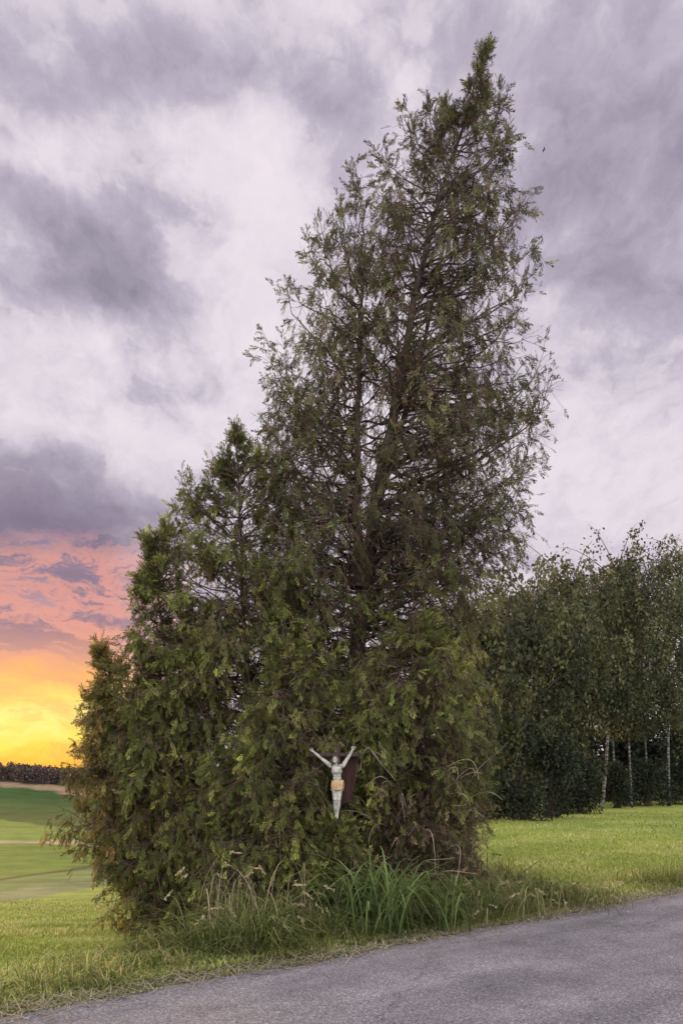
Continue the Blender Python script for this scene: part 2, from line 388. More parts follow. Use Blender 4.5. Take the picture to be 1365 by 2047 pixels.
    kp = niche(pos) & niche(pos+norm(axs)*sz2[:, None]*.8) & (pos[:, 2] > th(pos[:, 0], pos[:, 1])-.02) & (rng.random(m) < pk)
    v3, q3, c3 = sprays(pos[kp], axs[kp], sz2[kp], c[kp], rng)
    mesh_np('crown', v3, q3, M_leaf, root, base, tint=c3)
    if bare:
        i = rng.permutation(np.where((LP[:, -1, 1] < by) & niche(LP[:, -1], 0) & (hf < .55))[0])[:bare]; a = LP[i, 7]; b = LP[i, -1]; o = norm(b-a)
        bare = len(i)
        e = b+o*rng.uniform(.05, .3, (bare, 1))+dz*rng.uniform(-.35, .0, (bare, 1))+rng.normal(0, .12, (bare, 3)); e[:, 1] = np.maximum(e[:, 1]-.1, front-.25)
        b[:, 1] -= .1
        bp = bez(a, b+dz*.1, b+o*.15+dz*rng.uniform(-.15, .1, (bare, 1)), e, 8)
        for q_ in range(bare):
            v, q = tubes(bp[q_:q_+1], np.linspace(.0048, .0018, 8)[None], 4)
            mesh_np('bare_branch', v, q, M_pale, root, base)
    print(name, 'sprays', int(kp.sum()))
    return root
# tall leaning tree
thuja('arborvitae_tree', 'tallest leaning arborvitae with a see-through crown and dark trunk, rising above the crucifix', 9.6,
  [(690, 1850), (703, 1500), (712, 1300), (728, 1150), (762, 950), (800, 750), (845, 500), (905, 300), (972, 128)],
  [(960, 128), (922, 190), (875, 240), (815, 300), (760, 330), (695, 390), (640, 450), (610, 520), (565, 600), (548, 670), (535, 750), (520, 830), (500, 900), (480, 1000), (480, 1100), (510, 1300), (560, 1500), (590, 1700), (600, 1830)],
  [(985, 128), (1003, 180), (1006, 230), (1022, 300), (1035, 370), (1048, 440), (1075, 510), (1055, 570), (1042, 640), (1085, 700), (1108, 750), (1090, 800), (1060, 850), (1055, 930), (1040, 1000), (1045, 1070), (1005, 1130), (985, 1200), (965, 1300), (985, 1420), (950, 1550), (900, 1700), (860, 1830)],
  840, 13, 5, 'upper', 21, trad=.185, ry=.75, stems=[[(715, 1180), (713, 1000), (715, 800), (722, 640), (730, 500)], [(745, 1050), (785, 900), (835, 740), (875, 560), (900, 420)]],
  tips=[(880, 180), (975, 98), (985, 112), (940, 150), (895, 195), (915, 215), (870, 235), (790, 245), (835, 245), (815, 290), (700, 358), (625, 433), (560, 550), (535, 668), (522, 746), (530, 822), (1075, 362), (1083, 505), (1105, 694), (1122, 740), (1100, 810), (1065, 888), (1055, 938), (1040, 1000), (1052, 1074), (1000, 1120), (1030, 280), (600, 495), (500, 900), (660, 410), (745, 310), (510, 870), (495, 940), (485, 1000), (530, 850), (520, 930), (1010, 200), (1035, 430), (1050, 600)],
  size=(.09, .175), pal_low='green', front=7.3, zden=lambda z: 1.0 if z > 7 else 1.25, kr=(.3, .99), thin_hi=.20, lowband=(.22, .52), inn=.62, xt=.05)
thuja('arborvitae_tree', 'second tallest arborvitae, spiky topped and dense green, left of the leaning tree', 9.3,
  [(520, 1880), (490, 1300), (474, 880)],
  [(455, 880), (415, 930), (368, 980), (338, 1020), (320, 1080), (310, 1150), (305, 1300), (305, 1500), (310, 1700), (330, 1850)],
  [(495, 880), (560, 920), (620, 1010), (650, 1150), (690, 1300), (700, 1500), (660, 1700), (600, 1860)],
  480, 12, 6, 'green', 22, trad=.08, tips=[(472, 836), (476, 846), (412, 910), (425, 922), (366, 960), (382, 972), (505, 872), (440, 895), (540, 900), (560, 960), (345, 1010), (570, 920), (400, 945), (335, 1050), (450, 930)], size=(.075, .15), front=7.3, kr=(.35, .98), xt=.15)
thuja('arborvitae_tree', 'mid height arborvitae with leafy green side, between the spiky tree and the glowing leftmost one', 8.9,
  [(360, 1880), (330, 1300), (305, 1110)],
  [(288, 1110), (280, 1150), (272, 1210), (252, 1310), (225, 1400), (215, 1500), (220, 1700), (265, 1790), (320, 1870)],
  [(345, 1100), (400, 1120), (440, 1250), (460, 1400), (480, 1600), (480, 1800), (440, 1880)],
  370, 12, 6, 'green', 23, trad=.06, tips=[(286, 1046), (296, 1066), (328, 1020), (350, 1042), (276, 1120), (272, 1185), (260, 1255), (380, 1055), (310, 1065), (400, 1080), (240, 1290), (225, 1350)], size=(.075, .145), front=7.2, kr=(.35, .98), xt=.15)
thuja('arborvitae_tree', 'leftmost low arborvitae with warm olive and brown foliage tinted as if backlit by the sunset', 9.2,
  [(325, 1880), (268, 1500), (208, 1320)],
  [(192, 1320), (178, 1380), (164, 1450), (150, 1510), (132, 1570), (126, 1620), (170, 1680), (225, 1735), (235, 1790), (275, 1835), (305, 1870)],
  [(222, 1320), (285, 1355), (340, 1430), (350, 1600), (355, 1800), (345, 1870)],
  330, 12, 6, 'warm', 24, trad=.05, tips=[(193, 1266), (198, 1282), (180, 1308), (210, 1286), (250, 1310), (158, 1450), (145, 1480), (124, 1560), (110, 1600), (118, 1640), (190, 1750), (200, 1790), (255, 1855), (225, 1830), (168, 1390)], size=(.075, .145), front=7.8, kr=(.35, .94), xt=.12)
thuja('arborvitae_tree', 'low bushy arborvitae with yellow green tips, directly left of the crucifix', 8.25,
  [(560, 1860), (565, 1500), (590, 1280)],
  [(560, 1280), (490, 1400), (420, 1500), (380, 1650), (390, 1780), (430, 1870)],
  [(640, 1280), (730, 1380), (760, 1470), (690, 1600), (700, 1700), (710, 1800), (660, 1870)],
  390, 12, 6, 'green', 25, trad=.05, size=(.07, .135), front=7.0, ry=.95)
thuja('arborvitae_tree', 'green topped arborvitae with a dry brown twiggy foot, directly right of the crucifix', 8.4,
  [(810, 1830), (820, 1500), (825, 1230)],
  [(770, 1230), (690, 1320), (670, 1450), (715, 1560), (725, 1650), (715, 1760), (740, 1820)],
  [(880, 1230), (950, 1320), (990, 1450), (965, 1560), (950, 1650), (958, 1740), (935, 1800)],
  380, 12, 6, 'green', 26, trad=.05, size=(.07, .135), front=7.2, bare=60, pal_low='brown', thin_lo=.35, lowband=(.32, .56), tips=[(1000, 1460), (985, 1480), (960, 1700), (955, 1740)], kr=(.4, 1.04))
thuja('arborvitae_tree', 'waist high arborvitae shoots hiding the crucifix post', 7.6,
  [(680, 1870), (678, 1760), (672, 1640)],
  [(640, 1640), (600, 1700), (585, 1780), (600, 1860)], [(705, 1640), (755, 1700), (775, 1780), (760, 1860)],
  140, 10, 5, 'green', 27, trad=.03, size=(.07, .135), front=7.0, ry=.9, kr=(.2, .95), tips=[(672, 1640), (655, 1630), (692, 1625), (640, 1630), (705, 1650)])

# ------------------------------------------------------------------ leaves as single diamonds
def diamonds(pos, axis, size, wfac, tint, rng):
    n = len(pos); a = norm(axis); r = rng.normal(size=(n, 3)); x = norm(np.cross(a, r))
    s_ = size[:, None]
    V = np.stack([pos, pos+a*s_*.45+x*s_*wfac, pos+a*s_, pos+a*s_*.45-x*s_*wfac], 1).reshape(-1, 3)
    Q = np.arange(n*4).reshape(n, 4)
    return V, Q, np.repeat(tint, 4, axis=0)
def birch(label, px, D, top, seed, group=None, rad=2.4, dark=1.0, trunk_r=.08, low=.10):
    rng = np.random.default_rng(seed)
    bx = WX(px, D); bz = float(th(bx, D)); H = WZ(top, D)-bz
    base = np.array([bx, D, bz]); root = empty('birch_tree', base, label, 'tree', group)
    n = 14; t = np.linspace(0, 1, n); lean = rng.normal(0, .04)
    ph0 = rng.uniform(0, 6); px_ = bx+lean*H*t+.15*np.sin(t*5+ph0)*t; py_ = D+.12*np.sin(t*4+ph0*2)
    TP = np.stack([px_, py_, bz-.1+H*.92*t], -1)
    v, q = tubes(TP[None], (trunk_r*(1-t)**.8+.012)[None], 8); mesh_np('trunk', v, q, M_birch, root, base, shade=True)
    nl = 76; h = rng.uniform(low, .93, nl); ph = rng.uniform(0, 2*PI, nl)
    prof = np.sin(np.clip((h-.05)/1.08, 0, 1)**1.3*PI)**.58
    Lr = rad*prof*rng.uniform(.3, 1.2, nl)
    P0 = np.stack([np.interp(h, t, px_), np.interp(h, t, py_), bz+H*.92*h], -1)
    out = np.stack([np.cos(ph), np.sin(ph), 0*ph], -1)
    upz = np.array([0, 0, 1.]); tp = P0+out*Lr[:, None]+upz*(np.minimum(Lr*.7, H*1.0-(P0[:, 2]-bz)))[:, None]
    LP = bez(P0, P0+out*Lr[:, None]*.3+upz*Lr[:, None]*.4, tp-out*Lr[:, None]*.25+upz*.1, tp, 7)
    v, q = tubes(LP, (.008+.008*Lr)[:, None]*np.linspace(1, .2, 7)[None], 4); mesh_np('limbs', v, q, M_bark, root, base)
    ns = 9; li = np.repeat(np.arange(nl), ns); k = rng.integers(1, 7, len(li)); s0 = LP[li, k]+rng.normal(0, .16, (len(li), 3))
    sl = rng.uniform(.3, 2.4, len(li))*np.clip(H/13, .6, 1.1)
    dr = out[li]*rng.uniform(0, .25, (len(li), 1))+rng.normal(0, .08, (len(li), 3)); dr[:, 2] = -1
    nleaf = 20; si = np.repeat(np.arange(len(li)), nleaf); w = rng.uniform(-.12, 1, len(si))[:, None]
    pos = s0[si]+dr[si]*sl[si][:, None]*w+rng.normal(0, .08, (len(si), 3))
    pos[:, 2] = np.maximum(pos[:, 2], bz+low*H+.2*H*rng.random(len(si))**1.5)
    ax = np.array([0, 0, -.8])+rng.normal(0, .5, (len(si), 3))
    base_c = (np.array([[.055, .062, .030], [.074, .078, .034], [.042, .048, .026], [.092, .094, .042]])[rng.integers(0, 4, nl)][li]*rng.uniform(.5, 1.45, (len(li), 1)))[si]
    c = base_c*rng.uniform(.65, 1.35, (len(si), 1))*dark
    kp = rng.random(len(si)) < rng.uniform(.35, 1.3, nl)[li][si]
    v, q, c = diamonds(pos[kp], ax[kp], rng.uniform(.12, .27, len(si))[kp], .28, c[kp], rng)
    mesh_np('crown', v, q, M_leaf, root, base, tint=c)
    return root
birch('leftmost small birch of the wood, half hidden behind the leaning arborvitae', 985, 27.5, 1190, 41, rad=2.3, low=.18)
birch('rounded birch standing second from the left in the wood edge', 1062, 30, 1120, 42, rad=3.0, low=.18)
birch('tall broad birch third from the left, just behind the rounded one', 1132, 33, 1078, 43, rad=2.9, low=.2)
birch('tall birch with the brightest white trunk showing low above the field', 1203, 38, 1056, 44, rad=3.3, trunk_r=.085, low=.27)
birch('birch with a thin pale trunk right of the brightest white trunk', 1262, 40, 1086, 45, rad=2.8, trunk_r=.055, low=.26)
birch('tallest birch with two-tone trunk at the right edge of the photo', 1338, 42, 1048, 46, rad=3.4, trunk_r=.085, low=.27)
birch('birch cut off by the right edge of the photo', 1405, 45, 1045, 47, rad=3.6)
for i, (px, D, top) in enumerate([(960, 33, 1240), (1020, 36, 1190), (1095, 40, 1140), (1165, 44, 1110), (1230, 47, 1120), (1297, 49, 1120), (1370, 51, 1095)]):
    birch('dark shaded birch in the rear row, seen through the front birches', px, D, top, 60+i, 'rear birches of the wood', rad=3.0, dark=.7, low=.28, trunk_r=.075)  # rear crowns tinted darker, shade of the wood's interior put into the colour
def shrub(label, px, D, top, wpx, seed, tints, group=None, cat='shrub', n=3600, leaf=(.10, .22)):
    rng = np.random.default_rng(seed); bx = WX(px, D); bz = float(th(bx, D)); H = max(WZ(top, D)-bz, .3); R = wpx*D/F0*.5
    base = np.array([bx, D, bz]); root = empty('shrub', base, label, cat, group)
    nc_ = 26; a = rng.uniform(0, 2*PI, nc_); hh = rng.uniform(.05, .92, nc_); rr = R*np.sqrt(rng.random(nc_))*np.sqrt(np.clip(1.02-hh**2, .05, 1))
    C = np.stack([bx+rr*np.cos(a), D+.7*rr*np.sin(a), bz+H*hh], -1)
    P0 = np.tile(base, (nc_, 1))+rng.normal(0, .08, (nc_, 3))*np.array([1, 1, 0])
    v, q = tubes(bez(P0, P0+(C-P0)*np.array([.2, .2, .5]), C-np.array([0, 0, .1*H]), C, 6), np.tile(np.linspace(.03, .008, 6), (nc_, 1)), 4)
    mesh_np('stems', v, q, M_bark, root, base)
    ci = rng.integers(0, nc_, n); off = rng.normal(0, 1, (n, 3)); off = norm(off)*(rng.random((n, 1))**.4)*np.array([.42*R, .36*R, .20*H])
    pos = C[ci]+off; pos[:, 2] = np.maximum(pos[:, 2], bz+.03)
    T = np.array(tints); c = T[rng.integers(0, len(T), nc_)][ci]*rng.uniform(.6, 1.4, (n, 1))
    ax = norm(off)+rng.normal(0, .6, (n, 3))+np.array([0, 0, -.2])
    v, q, c = diamonds(pos, ax, rng.uniform(leaf[0], leaf[1], n), .3, c, rng)
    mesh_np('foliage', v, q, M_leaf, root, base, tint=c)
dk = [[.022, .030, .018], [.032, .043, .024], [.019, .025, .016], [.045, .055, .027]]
for i, (px, D, top, w, lab) in enumerate([
    (960, 25.5, 1430, 110, 'dark shrub at the left end of the wood edge, beside the twiggy arborvitae'),
    (1030, 27, 1450, 120, 'large dark shrub second from the left under the birches'),
    (1100, 29, 1450, 120, 'tall dark shrub third from the left under the birches'),
    (1160, 32.5, 1500, 100, 'rounded dark shrub just left of the brightest white birch trunk'),
    (1232, 39.5, 1530, 75, 'low dark shrub between the two white birch trunks'),
    (1295, 42, 1520, 85, 'low dark shrub left of the tallest right hand birch'),
    (1370, 45, 1510, 95, 'dark shrub at the foot of the wood by the right edge of the photo')]):
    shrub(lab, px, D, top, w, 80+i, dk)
def clump_wood(name, pts, rng, n_each, leaf, tints, mat, label, cat, H, R):
    N = len(pts); i = np.repeat(np.arange(N), n_each); m = len(i)
    h = rng.random(m)**.8; r = (1-h**1.5)*rng.random(m)**.5*.9+.1; a = rng.uniform(0, 2*PI, m)
    pos = pts[i]+np.stack([R[i]*r*np.cos(a), R[i]*r*np.sin(a), H[i]*h], -1)
    T = np.array(tints); c = T[rng.integers(0, len(T), N)][i]*rng.uniform(.6, 1.4, (m, 1))
    ax = rng.normal(0, .6, (m, 3))+np.array([0, 0, -.3])
    v, q, c = diamonds(pos, ax, rng.uniform(leaf[0], leaf[1], m), .35, c, rng)
    return tag(mesh_np(name, v, q, mat, tint=c), label, cat, kind='stuff')
rng = np.random.default_rng(90)
xs = rng.uniform(8, 48, 170); ys = 49+rng.uniform(0, 22, 170)+xs*.12
pts = np.stack([xs, ys, th(xs, ys)], -1)
clump_wood('woodland', pts, rng, 420, (.3, .6), [[.020, .025, .016], [.026, .033, .02]], M_far, 'dark undergrowth and trees deep inside the birch wood', 'woodland', rng.uniform(3.8, 7.2, 170), rng.uniform(1.5, 2.6, 170))
N = 1900; uu = rng.uniform(-.85, .05, N); ys = rng.uniform(393, 480, N); xs = uu*ys
pts = np.stack([xs, ys, th(xs, ys)], -1)
clump_wood('forest', pts, rng, 56, (.8, 1.7), [[.070, .052, .044], [.060, .046, .041], [.082, .058, .046]], M_far, 'dark spruce forest along the far hilltop under the sunset', 'forest', rng.uniform(6.5, 10.0, N), rng.uniform(1.3, 2.1, N))  # distance haze painted into the spruce tints

# ------------------------------------------------------------------ grass
def blades(name, x, y, h, w, tint, rng, label, cat, lean=.5, mat=M_grass, z0=None, kind='stuff', droop=0.0):
    n = len(x); z = th(x, y) if z0 is None else z0
    a = rng.uniform(0, 2*PI, n); ld = np.stack([np.cos(a), np.sin(a), 0*a], -1); ln = (rng.random(n)*lean*h)[:, None]
    P0 = np.stack([x, y, z-.01], -1); up = np.array([0, 0, 1.])
    P1 = P0+up*(h*.42)[:, None]+ld*ln*.25; P2 = P0+up*(h*.8)[:, None]+ld*ln*.8; P3 = P0+up*(h*(1-droop*rng.random(n)))[:, None]+ld*ln*(1.5+droop)
    P = np.stack([P0, P1, P2, P3], 1); W = w[:, None]*np.array([.8, 1, .7, .08])[None]
    b = a+PI/2+rng.normal(0, .4, n); sd = np.stack([np.cos(b), np.sin(b), 0*b], -1)
    v, q = ribbons(P, W, sd)
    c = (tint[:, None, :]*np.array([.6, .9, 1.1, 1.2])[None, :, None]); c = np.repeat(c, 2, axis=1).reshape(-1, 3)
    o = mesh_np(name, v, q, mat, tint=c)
    return tag(o, label, cat, kind=kind)
GT = np.array([[.195, .26, .05], [.25, .305, .065], [.145, .205, .042], [.31, .32, .10], [.39, .36, .18]])
rng = np.random.default_rng(100)
n = 220000; dd = 5.3/(1-rng.random(n)*(1-5.3/34)); uu = rng.uniform(-.56, .56, n); x = uu*dd; y = dd
rd = (x-RA[0])*RN[0]+(y-RA[1])*RN[1]; kp = (rd > .25); x, y, dd, rd = x[kp], y[kp], dd[kp], rd[kp]; n = len(x)
stripe = .5+.5*np.sin(rd*2.1+.5*np.sin(x*.6)); pat = (.5+.5*np.sin(x*.9+1.3*np.sin(y*.6))*np.sin(y*.8+x*.3))*.6+.4*stripe
pk = np.where(rng.random(n) < .5, rng.integers(0, 3, n), np.where(pat > .55, rng.integers(3, 5, n), rng.integers(0, 4, n)))
blades('meadow_grass', x, y, rng.uniform(.03, .075, n)*(1+.012*dd)*(.7+.5*pat), .0022+.0005*dd*rng.random(n), GT[pk]*rng.uniform(.75, 1.25, (n, 1))*(.8+.35*pat)[:, None], rng, 'short mown yellow green grass covering the field', 'grass', lean=.9)
def along(s_, o_): p = RA[None]+RT[None]*s_[:, None]+RN[None]*o_[:, None]; return p[:, 0], p[:, 1]
n = 40000; s_ = rng.uniform(-1.5, 18, n); o_ = np.abs(rng.normal(0, .42, n))+.06; x, y = along(s_, o_)
hh = (.05+.36*smooth(.05, .6, o_)*rng.random(n)**1.6)*(.7+.65*np.sin(s_*2.1)*np.sin(s_*.83+1)+.2*np.sin(s_*7.3+o_*5))*(.5+.5*smooth(1.2, 3.2, s_))
VT = np.array([[.14, .185, .042], [.19, .23, .052], [.11, .145, .036], [.30, .27, .13], [.24, .25, .08]])
blades('verge_grass', x, y, np.maximum(hh, .03), rng.uniform(.0022, .0055, n), VT[rng.integers(0, 5, n)]*rng.uniform(.45, 1.4, (n, 1)), rng, 'rough green grass growing along the edge of the road', 'grass', lean=1.1, droop=.3)
n = 19000; s_ = .7+6.0*rng.random(n); o_ = .22+rng.random(n)**1.2*1.5; x, y = along(s_, o_)
hh = rng.uniform(.10, .8, n)*(.35+.7*np.abs(np.sin(s_*3.1+o_*2)*np.sin(s_*1.3+2)))*smooth(.1, .7, o_)*(.4+.6*smooth(1.5, 2.8, s_))
UT = np.array([[.10, .14, .036], [.14, .175, .046], [.075, .095, .028], [.23, .21, .10], [.17, .185, .058]])
blades('undergrowth', x, y, np.maximum(hh, .05), rng.uniform(.003, .008, n), UT[rng.integers(0, 5, n)]*rng.uniform(.35, 1.35, (n, 1)), rng, 'dark tangled weeds and grass under the arborvitae', 'weeds', lean=1.3, droop=.55)
n = 6000; s_ = rng.uniform(-1.5, 14, n); o_ = rng.normal(.12, .14, n); x, y = along(s_, o_)
blades('dry_litter', x, y, rng.uniform(.01, .05, n), rng.uniform(.002, .004, n), np.array([.38, .33, .23])*rng.uniform(.5, 1.2, (n, 1)), rng, 'pale dry clippings scattered along the road edge', 'litter', lean=6, z0=np.maximum(th(x, y), .0)+.022)
def tuft(name, label, cat, px, D, n, hmin, hmax, w, tints, seed, spread, lean=.7, heads=0, group=None, droop=.3):
    rng = np.random.default_rng(seed); bx = WX(px, D); base = np.array([bx, D, float(th(bx, D))])
    root = empty(name, base, label, cat, group)
    x = bx+rng.normal(0, spread, n); y = D+rng.normal(0, spread*.8, n); h = rng.uniform(hmin, hmax, n); T = np.array(tints)
    z = th(x, y); a = rng.uniform(0, 2*PI, n); ld = np.stack([np.cos(a), np.sin(a)*.7, 0*a], -1); ln = ((.25+.75*rng.random(n))*lean*h)[:, None]
    P0 = np.stack([x, y, z-.01], -1); up = np.array([0, 0, 1.])
    P = bez(P0, P0+up*(h*.55)[:, None]+ld*ln*.1, P0+up*(h*1.1)[:, None]+ld*ln*.5, P0+up*(h*(1-droop*rng.random(n)))[:, None]+ld*ln*1.2, 8)
    W = np.full(n, w)[:, None]*rng.uniform(.7, 1.2, (n, 1))*np.array([.6, .9, 1, 1, .9, .75, .5, .08])[None]
    b = a+PI/2+rng.normal(0, .5, n); sd = np.stack([np.cos(b), np.sin(b), 0*b], -1)
    c = T[rng.integers(0, len(T), n)]*rng.uniform(.5, 1.25, (n, 1))
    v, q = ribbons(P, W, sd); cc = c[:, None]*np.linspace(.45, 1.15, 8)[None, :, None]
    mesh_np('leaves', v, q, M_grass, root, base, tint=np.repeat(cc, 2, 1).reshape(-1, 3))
    for i in rng.choice(n, heads, replace=False):
        e = P[i, -1]; dv = norm(P[i, -1]-P[i, -2]); k = 16
        w_ = np.linspace(-.02, .09, k)[:, None]
        v, q, cc = diamonds(e-dv*.06+dv*w_, dv+rng.normal(0, .4, (k, 3)), rng.uniform(.02, .04, k), .3, np.tile(np.array([.34, .28, .18]), (k, 1)), rng)
        mesh_np('seed_head', v, q, M_grass, root, base, tint=cc)
RG = [[.14, .20, .062], [.19, .255, .080], [.10, .145, .046]]; DRY = [[.44, .37, .22], [.36, .31, .18], [.28, .245, .14]]
tuft('reed_clump', 'clump of broad arching green blades below the crucifix', 'plant', 748, 7.05, 170, .4, .95, .0095, RG, 201, .2, lean=1.2, droop=.65)
tuft('reed_clump', 'smaller clump of broad green blades right of the arching clump below the crucifix', 'plant', 870, 7.4, 110, .3, .7, .0085, RG, 202, .22, lean=1.2, droop=.65)
tuft('dry_grass_tuft', 'tall straw coloured grass tuft at the foot of the left arborvitaes, by the road', 'grass tuft', 445, 6.6, 55, .3, 1.0, .0032, DRY, 203, .16, lean=.7, heads=18)
tuft('dry_grass_tuft', 'straw grass tuft with seed heads between the tall straw tuft and the reed clump', 'grass tuft', 565, 6.8, 42, .25, .9, .0032, DRY, 204, .22, lean=.75, heads=16)
tuft('tall_grass_tuft', 'green seeding grass tuft right of the reeds, at the right foot of the trees', 'grass tuft', 945, 7.85, 140, .2, .62, .0045, [[.16, .195, .062], [.30, .27, .14]], 205, .28, lean=1.1, heads=14)
tuft('tall_grass_tuft', 'light green grass tuft on the verge beyond the right end of the trees', 'grass tuft', 1035, 8.15, 140, .15, .5, .0045, [[.2, .235, .075], [.34, .30, .16]], 206, .3, lean=1.1, heads=14)
tuft('tall_grass_tuft', 'shaggy olive grass tuft farthest right on the verge, beside the road', 'grass tuft', 1145, 8.65, 140, .12, .42, .0045, [[.18, .205, .066], [.31, .27, .14]], 207, .36, lean=1.1, heads=10)
n = 900; s_ = rng.uniform(-1.5, 13, n); o_ = rng.normal(.03, .12, n); x, y = along(s_, o_); r = rng.uniform(.004, .014, n)
oct_ = np.array([[1, 0, 0], [0, 1, 0], [-1, 0, 0], [0, -1, 0], [0, 0, .7], [0, 0, -.7]]); fo = np.array([[0, 1, 4], [1, 2, 4], [2, 3, 4], [3, 0, 4], [1, 0, 5], [2, 1, 5], [3, 2, 5], [0, 3, 5]])
v = np.stack([x, y, np.full(n, .016)], -1)[:, None]+oct_[None]*r[:, None, None]*rng.uniform(.6, 1.3, (n, 6, 1))
tag(mesh_np('gravel', v.reshape(-1, 3), (fo[None]+(np.arange(n)*6)[:, None, None]).reshape(-1, 3), M_gravel), 'loose grey grit along the crumbling road edge', 'gravel', kind='stuff')

# ------------------------------------------------------------------ wayside crucifix
cbase = Vector((WX(674, DC), DC, float(th(WX(674, DC), DC))))
cross = empty('wayside_crucifix', cbase, 'weathered wayside crucifix with pale figure and golden loincloth, set in the foliage', 'crucifix')
def bm_obj(name, bm, mat, parent, shade=False):
    me = bpy.data.meshes.new(name); bm.to_mesh(me); bm.free()
    if shade:
        for p in me.polygons: p.use_smooth = True
    me.materials.append(mat); o = bpy.data.objects.new(name, me); COL.objects.link(o); o.parent = parent; return o
def box(bm, c, s, bev=.006):
    r = bmesh.ops.create_cube(bm, size=1); vs = r['verts']
    for v in vs: v.co = Vector((v.co.x*s[0]+c[0], v.co.y*s[1]+c[1], v.co.z*s[2]+c[2]))
    es = list({e for v in vs for e in v.link_edges})
    bmesh.ops.bevel(bm, geom=es, offset=bev, segments=2, affect='EDGES')
zf = WZ(1640, DC)-cbase.z
ztop = WZ(1490, DC)-cbase.z; zbar = WZ(1508, DC)-cbase.z
bm = bmesh.new(); box(bm, (0, .10, ztop/2), (.065, .07, ztop)); bm_obj('post', bm, M_wood, cross)
bm = bmesh.new(); box(bm, (-.035, .096, zbar), (.56, .07, .045)); bm_obj('crossbar', bm, M_wood, cross)
prof = [(.0, 1514), (.25, 1502), (.235, 1545), (.19, 1578), (.13, 1606), (.03, 1608), (.0, 1580), (-.01, 1540)]
bm = bmesh.new(); fr = [bm.verts.new((x, .150, WZ(p, DC)-cbase.z)) for x, p in prof]; bk = [bm.verts.new((x, .172, WZ(p, DC)-cbase.z)) for x, p in prof]
bm.faces.new(fr); bm.faces.new(bk[::-1])
for i in range(8): j = (i+1) % 8; bm.faces.new((fr[j], fr[i], bk[i], bk[j]))
bmesh.ops.recalc_face_normals(bm, faces=bm.faces); bm_obj('back_panel', bm, M_red, cross)
def balls(bm, pts, sub=2):
    for (x, y, z, r) in pts:
        rx, ry_, rz = r if isinstance(r, tuple) else (r, r, r)
        bmesh.ops.create_icosphere(bm, subdivisions=sub, radius=1, matrix=Matrix.Translation((x, y, z)) @ Matrix.Diagonal((rx, ry_, rz, 1)))
def chain(bm, pts, step=.02, sub=2):
    for (a, b) in zip(pts[:-1], pts[1:]):
        A = Vector(a[:3]); B = Vector(b[:3]); L = (B-A).length; n = max(2, int(L/step))
        balls(bm, [(*(A.lerp(B, i/n)), a[3]+(b[3]-a[3])*i/n) for i in range(n+1)], sub)
bm = bmesh.new()
balls(bm, [(.015, 0, .94, (.136, .105, .13)), (.015, -.01, 1.06, (.115, .085, .12)), (.008, -.015, 1.16, (.112, .085, .11)), (0, -.025, 1.28, (.15, .11, .14)), (-.065, -.075, 1.33, (.075, .05, .055)), (.065, -.075, 1.33, (.075, .05, .055)), (0, -.01, 1.40, (.155, .09, .075))], 3)
chain(bm, [(-.01, -.01, 1.44, .062), (-.02, -.045, 1.53, .052)])
balls(bm, [(-.045, -.085, 1.60, (.072, .09, .095)), (-.055, -.125, 1.545, (.05, .052, .06))], 3)
balls(bm, [(-.058, -.18, 1.575, (.014, .022, .026)), (-.056, -.165, 1.61, (.05, .02, .012)), (-.058, -.17, 1.535, (.026, .014, .008)), (-.058, -.155, 1.505, (.03, .03, .035)), (-.122, -.08, 1.58, (.012, .022, .03)), (.030, -.08, 1.58, (.012, .022, .03))])
LA = [(-.165, -.01, 1.415, .068), (-.29, .0, 1.515, .057), (-.42, .015, 1.615, .045), (-.55, .025, 1.725, .042), (-.66, .03, 1.82, .026)]
RAa = [(.16, -.01, 1.415, .068), (.24, .0, 1.53, .057), (.315, .015, 1.645, .045), (.38, .025, 1.76, .042), (.43, .03, 1.855, .026)]
for arm in (LA, RAa):
    chain(bm, arm)
    A = Vector(arm[-2][:3]); B = Vector(arm[-1][:3]); dv = (B-A).normalized(); sd = Vector((dv.z, 0, -dv.x))
    palm = B+dv*.045
    for k in np.linspace(-1, 1, 7): balls(bm, [(*(B.lerp(palm, .5)+sd*.026*k+Vector((0, -.004, 0))), .016), (*(palm+sd*.030*k), .015)])
    for k, ln in zip((-1, -.33, .33, 1), (.060, .074, .078, .066)):
        p0 = palm+sd*.031*k; p1 = p0+dv*ln*.55+sd*.008*k+Vector((0, -.012, 0)); p2 = p0+dv*ln*.9+sd*.010*k+Vector((0, -.042, 0))
        chain(bm, [(*p0, .0115), (*p1, .0105), (*p2, .009)], .006)
    sgn = 1 if arm is LA else -1
    q0 = B+dv*.015+sd*.022*sgn; chain(bm, [(*q0, .014), (*(q0+dv*.03+sd*.03*sgn+Vector((0, -.015, 0))), .0115), (*(q0+dv*.058+sd*.034*sgn+Vector((0, -.03, 0))), .0095)], .006)
chain(bm, [(-.055, -.005, .90, .092), (-.055, -.09, .70, .075), (-.05, -.135, .50, .056), (-.046, -.115, .47, .053), (-.045, -.06, .33, .056), (-.03, -.02, .12, .036), (-.025, -.03, .07, .036)])
chain(bm, [(.08, -.005, .90, .092), (.075, -.085, .70, .075), (.06, -.125, .50, .056), (.056, -.105, .47, .053), (.045, -.065, .33, .056), (.022, -.07, .12, .036), (.012, -.08, .07, .036)])
chain(bm, [(-.025, -.03, .07, .036), (-.02, -.075, .0, .034), (-.015, -.10, -.06, .024)]); chain(bm, [(.012, -.08, .07, .036), (.010, -.125, .0, .034), (.005, -.15, -.06, .024)])
for (fx, fy) in ((-.015, -.10), (.005, -.15)):
    for k in range(5): chain(bm, [(fx-.026+k*.013, fy-.004, -.065, .0105), (fx-.03+k*.015, fy-.016, -.098+abs(k-1)*.006, .008)], .006)
fig = bm_obj('figure', bm, M_stone, cross, True)
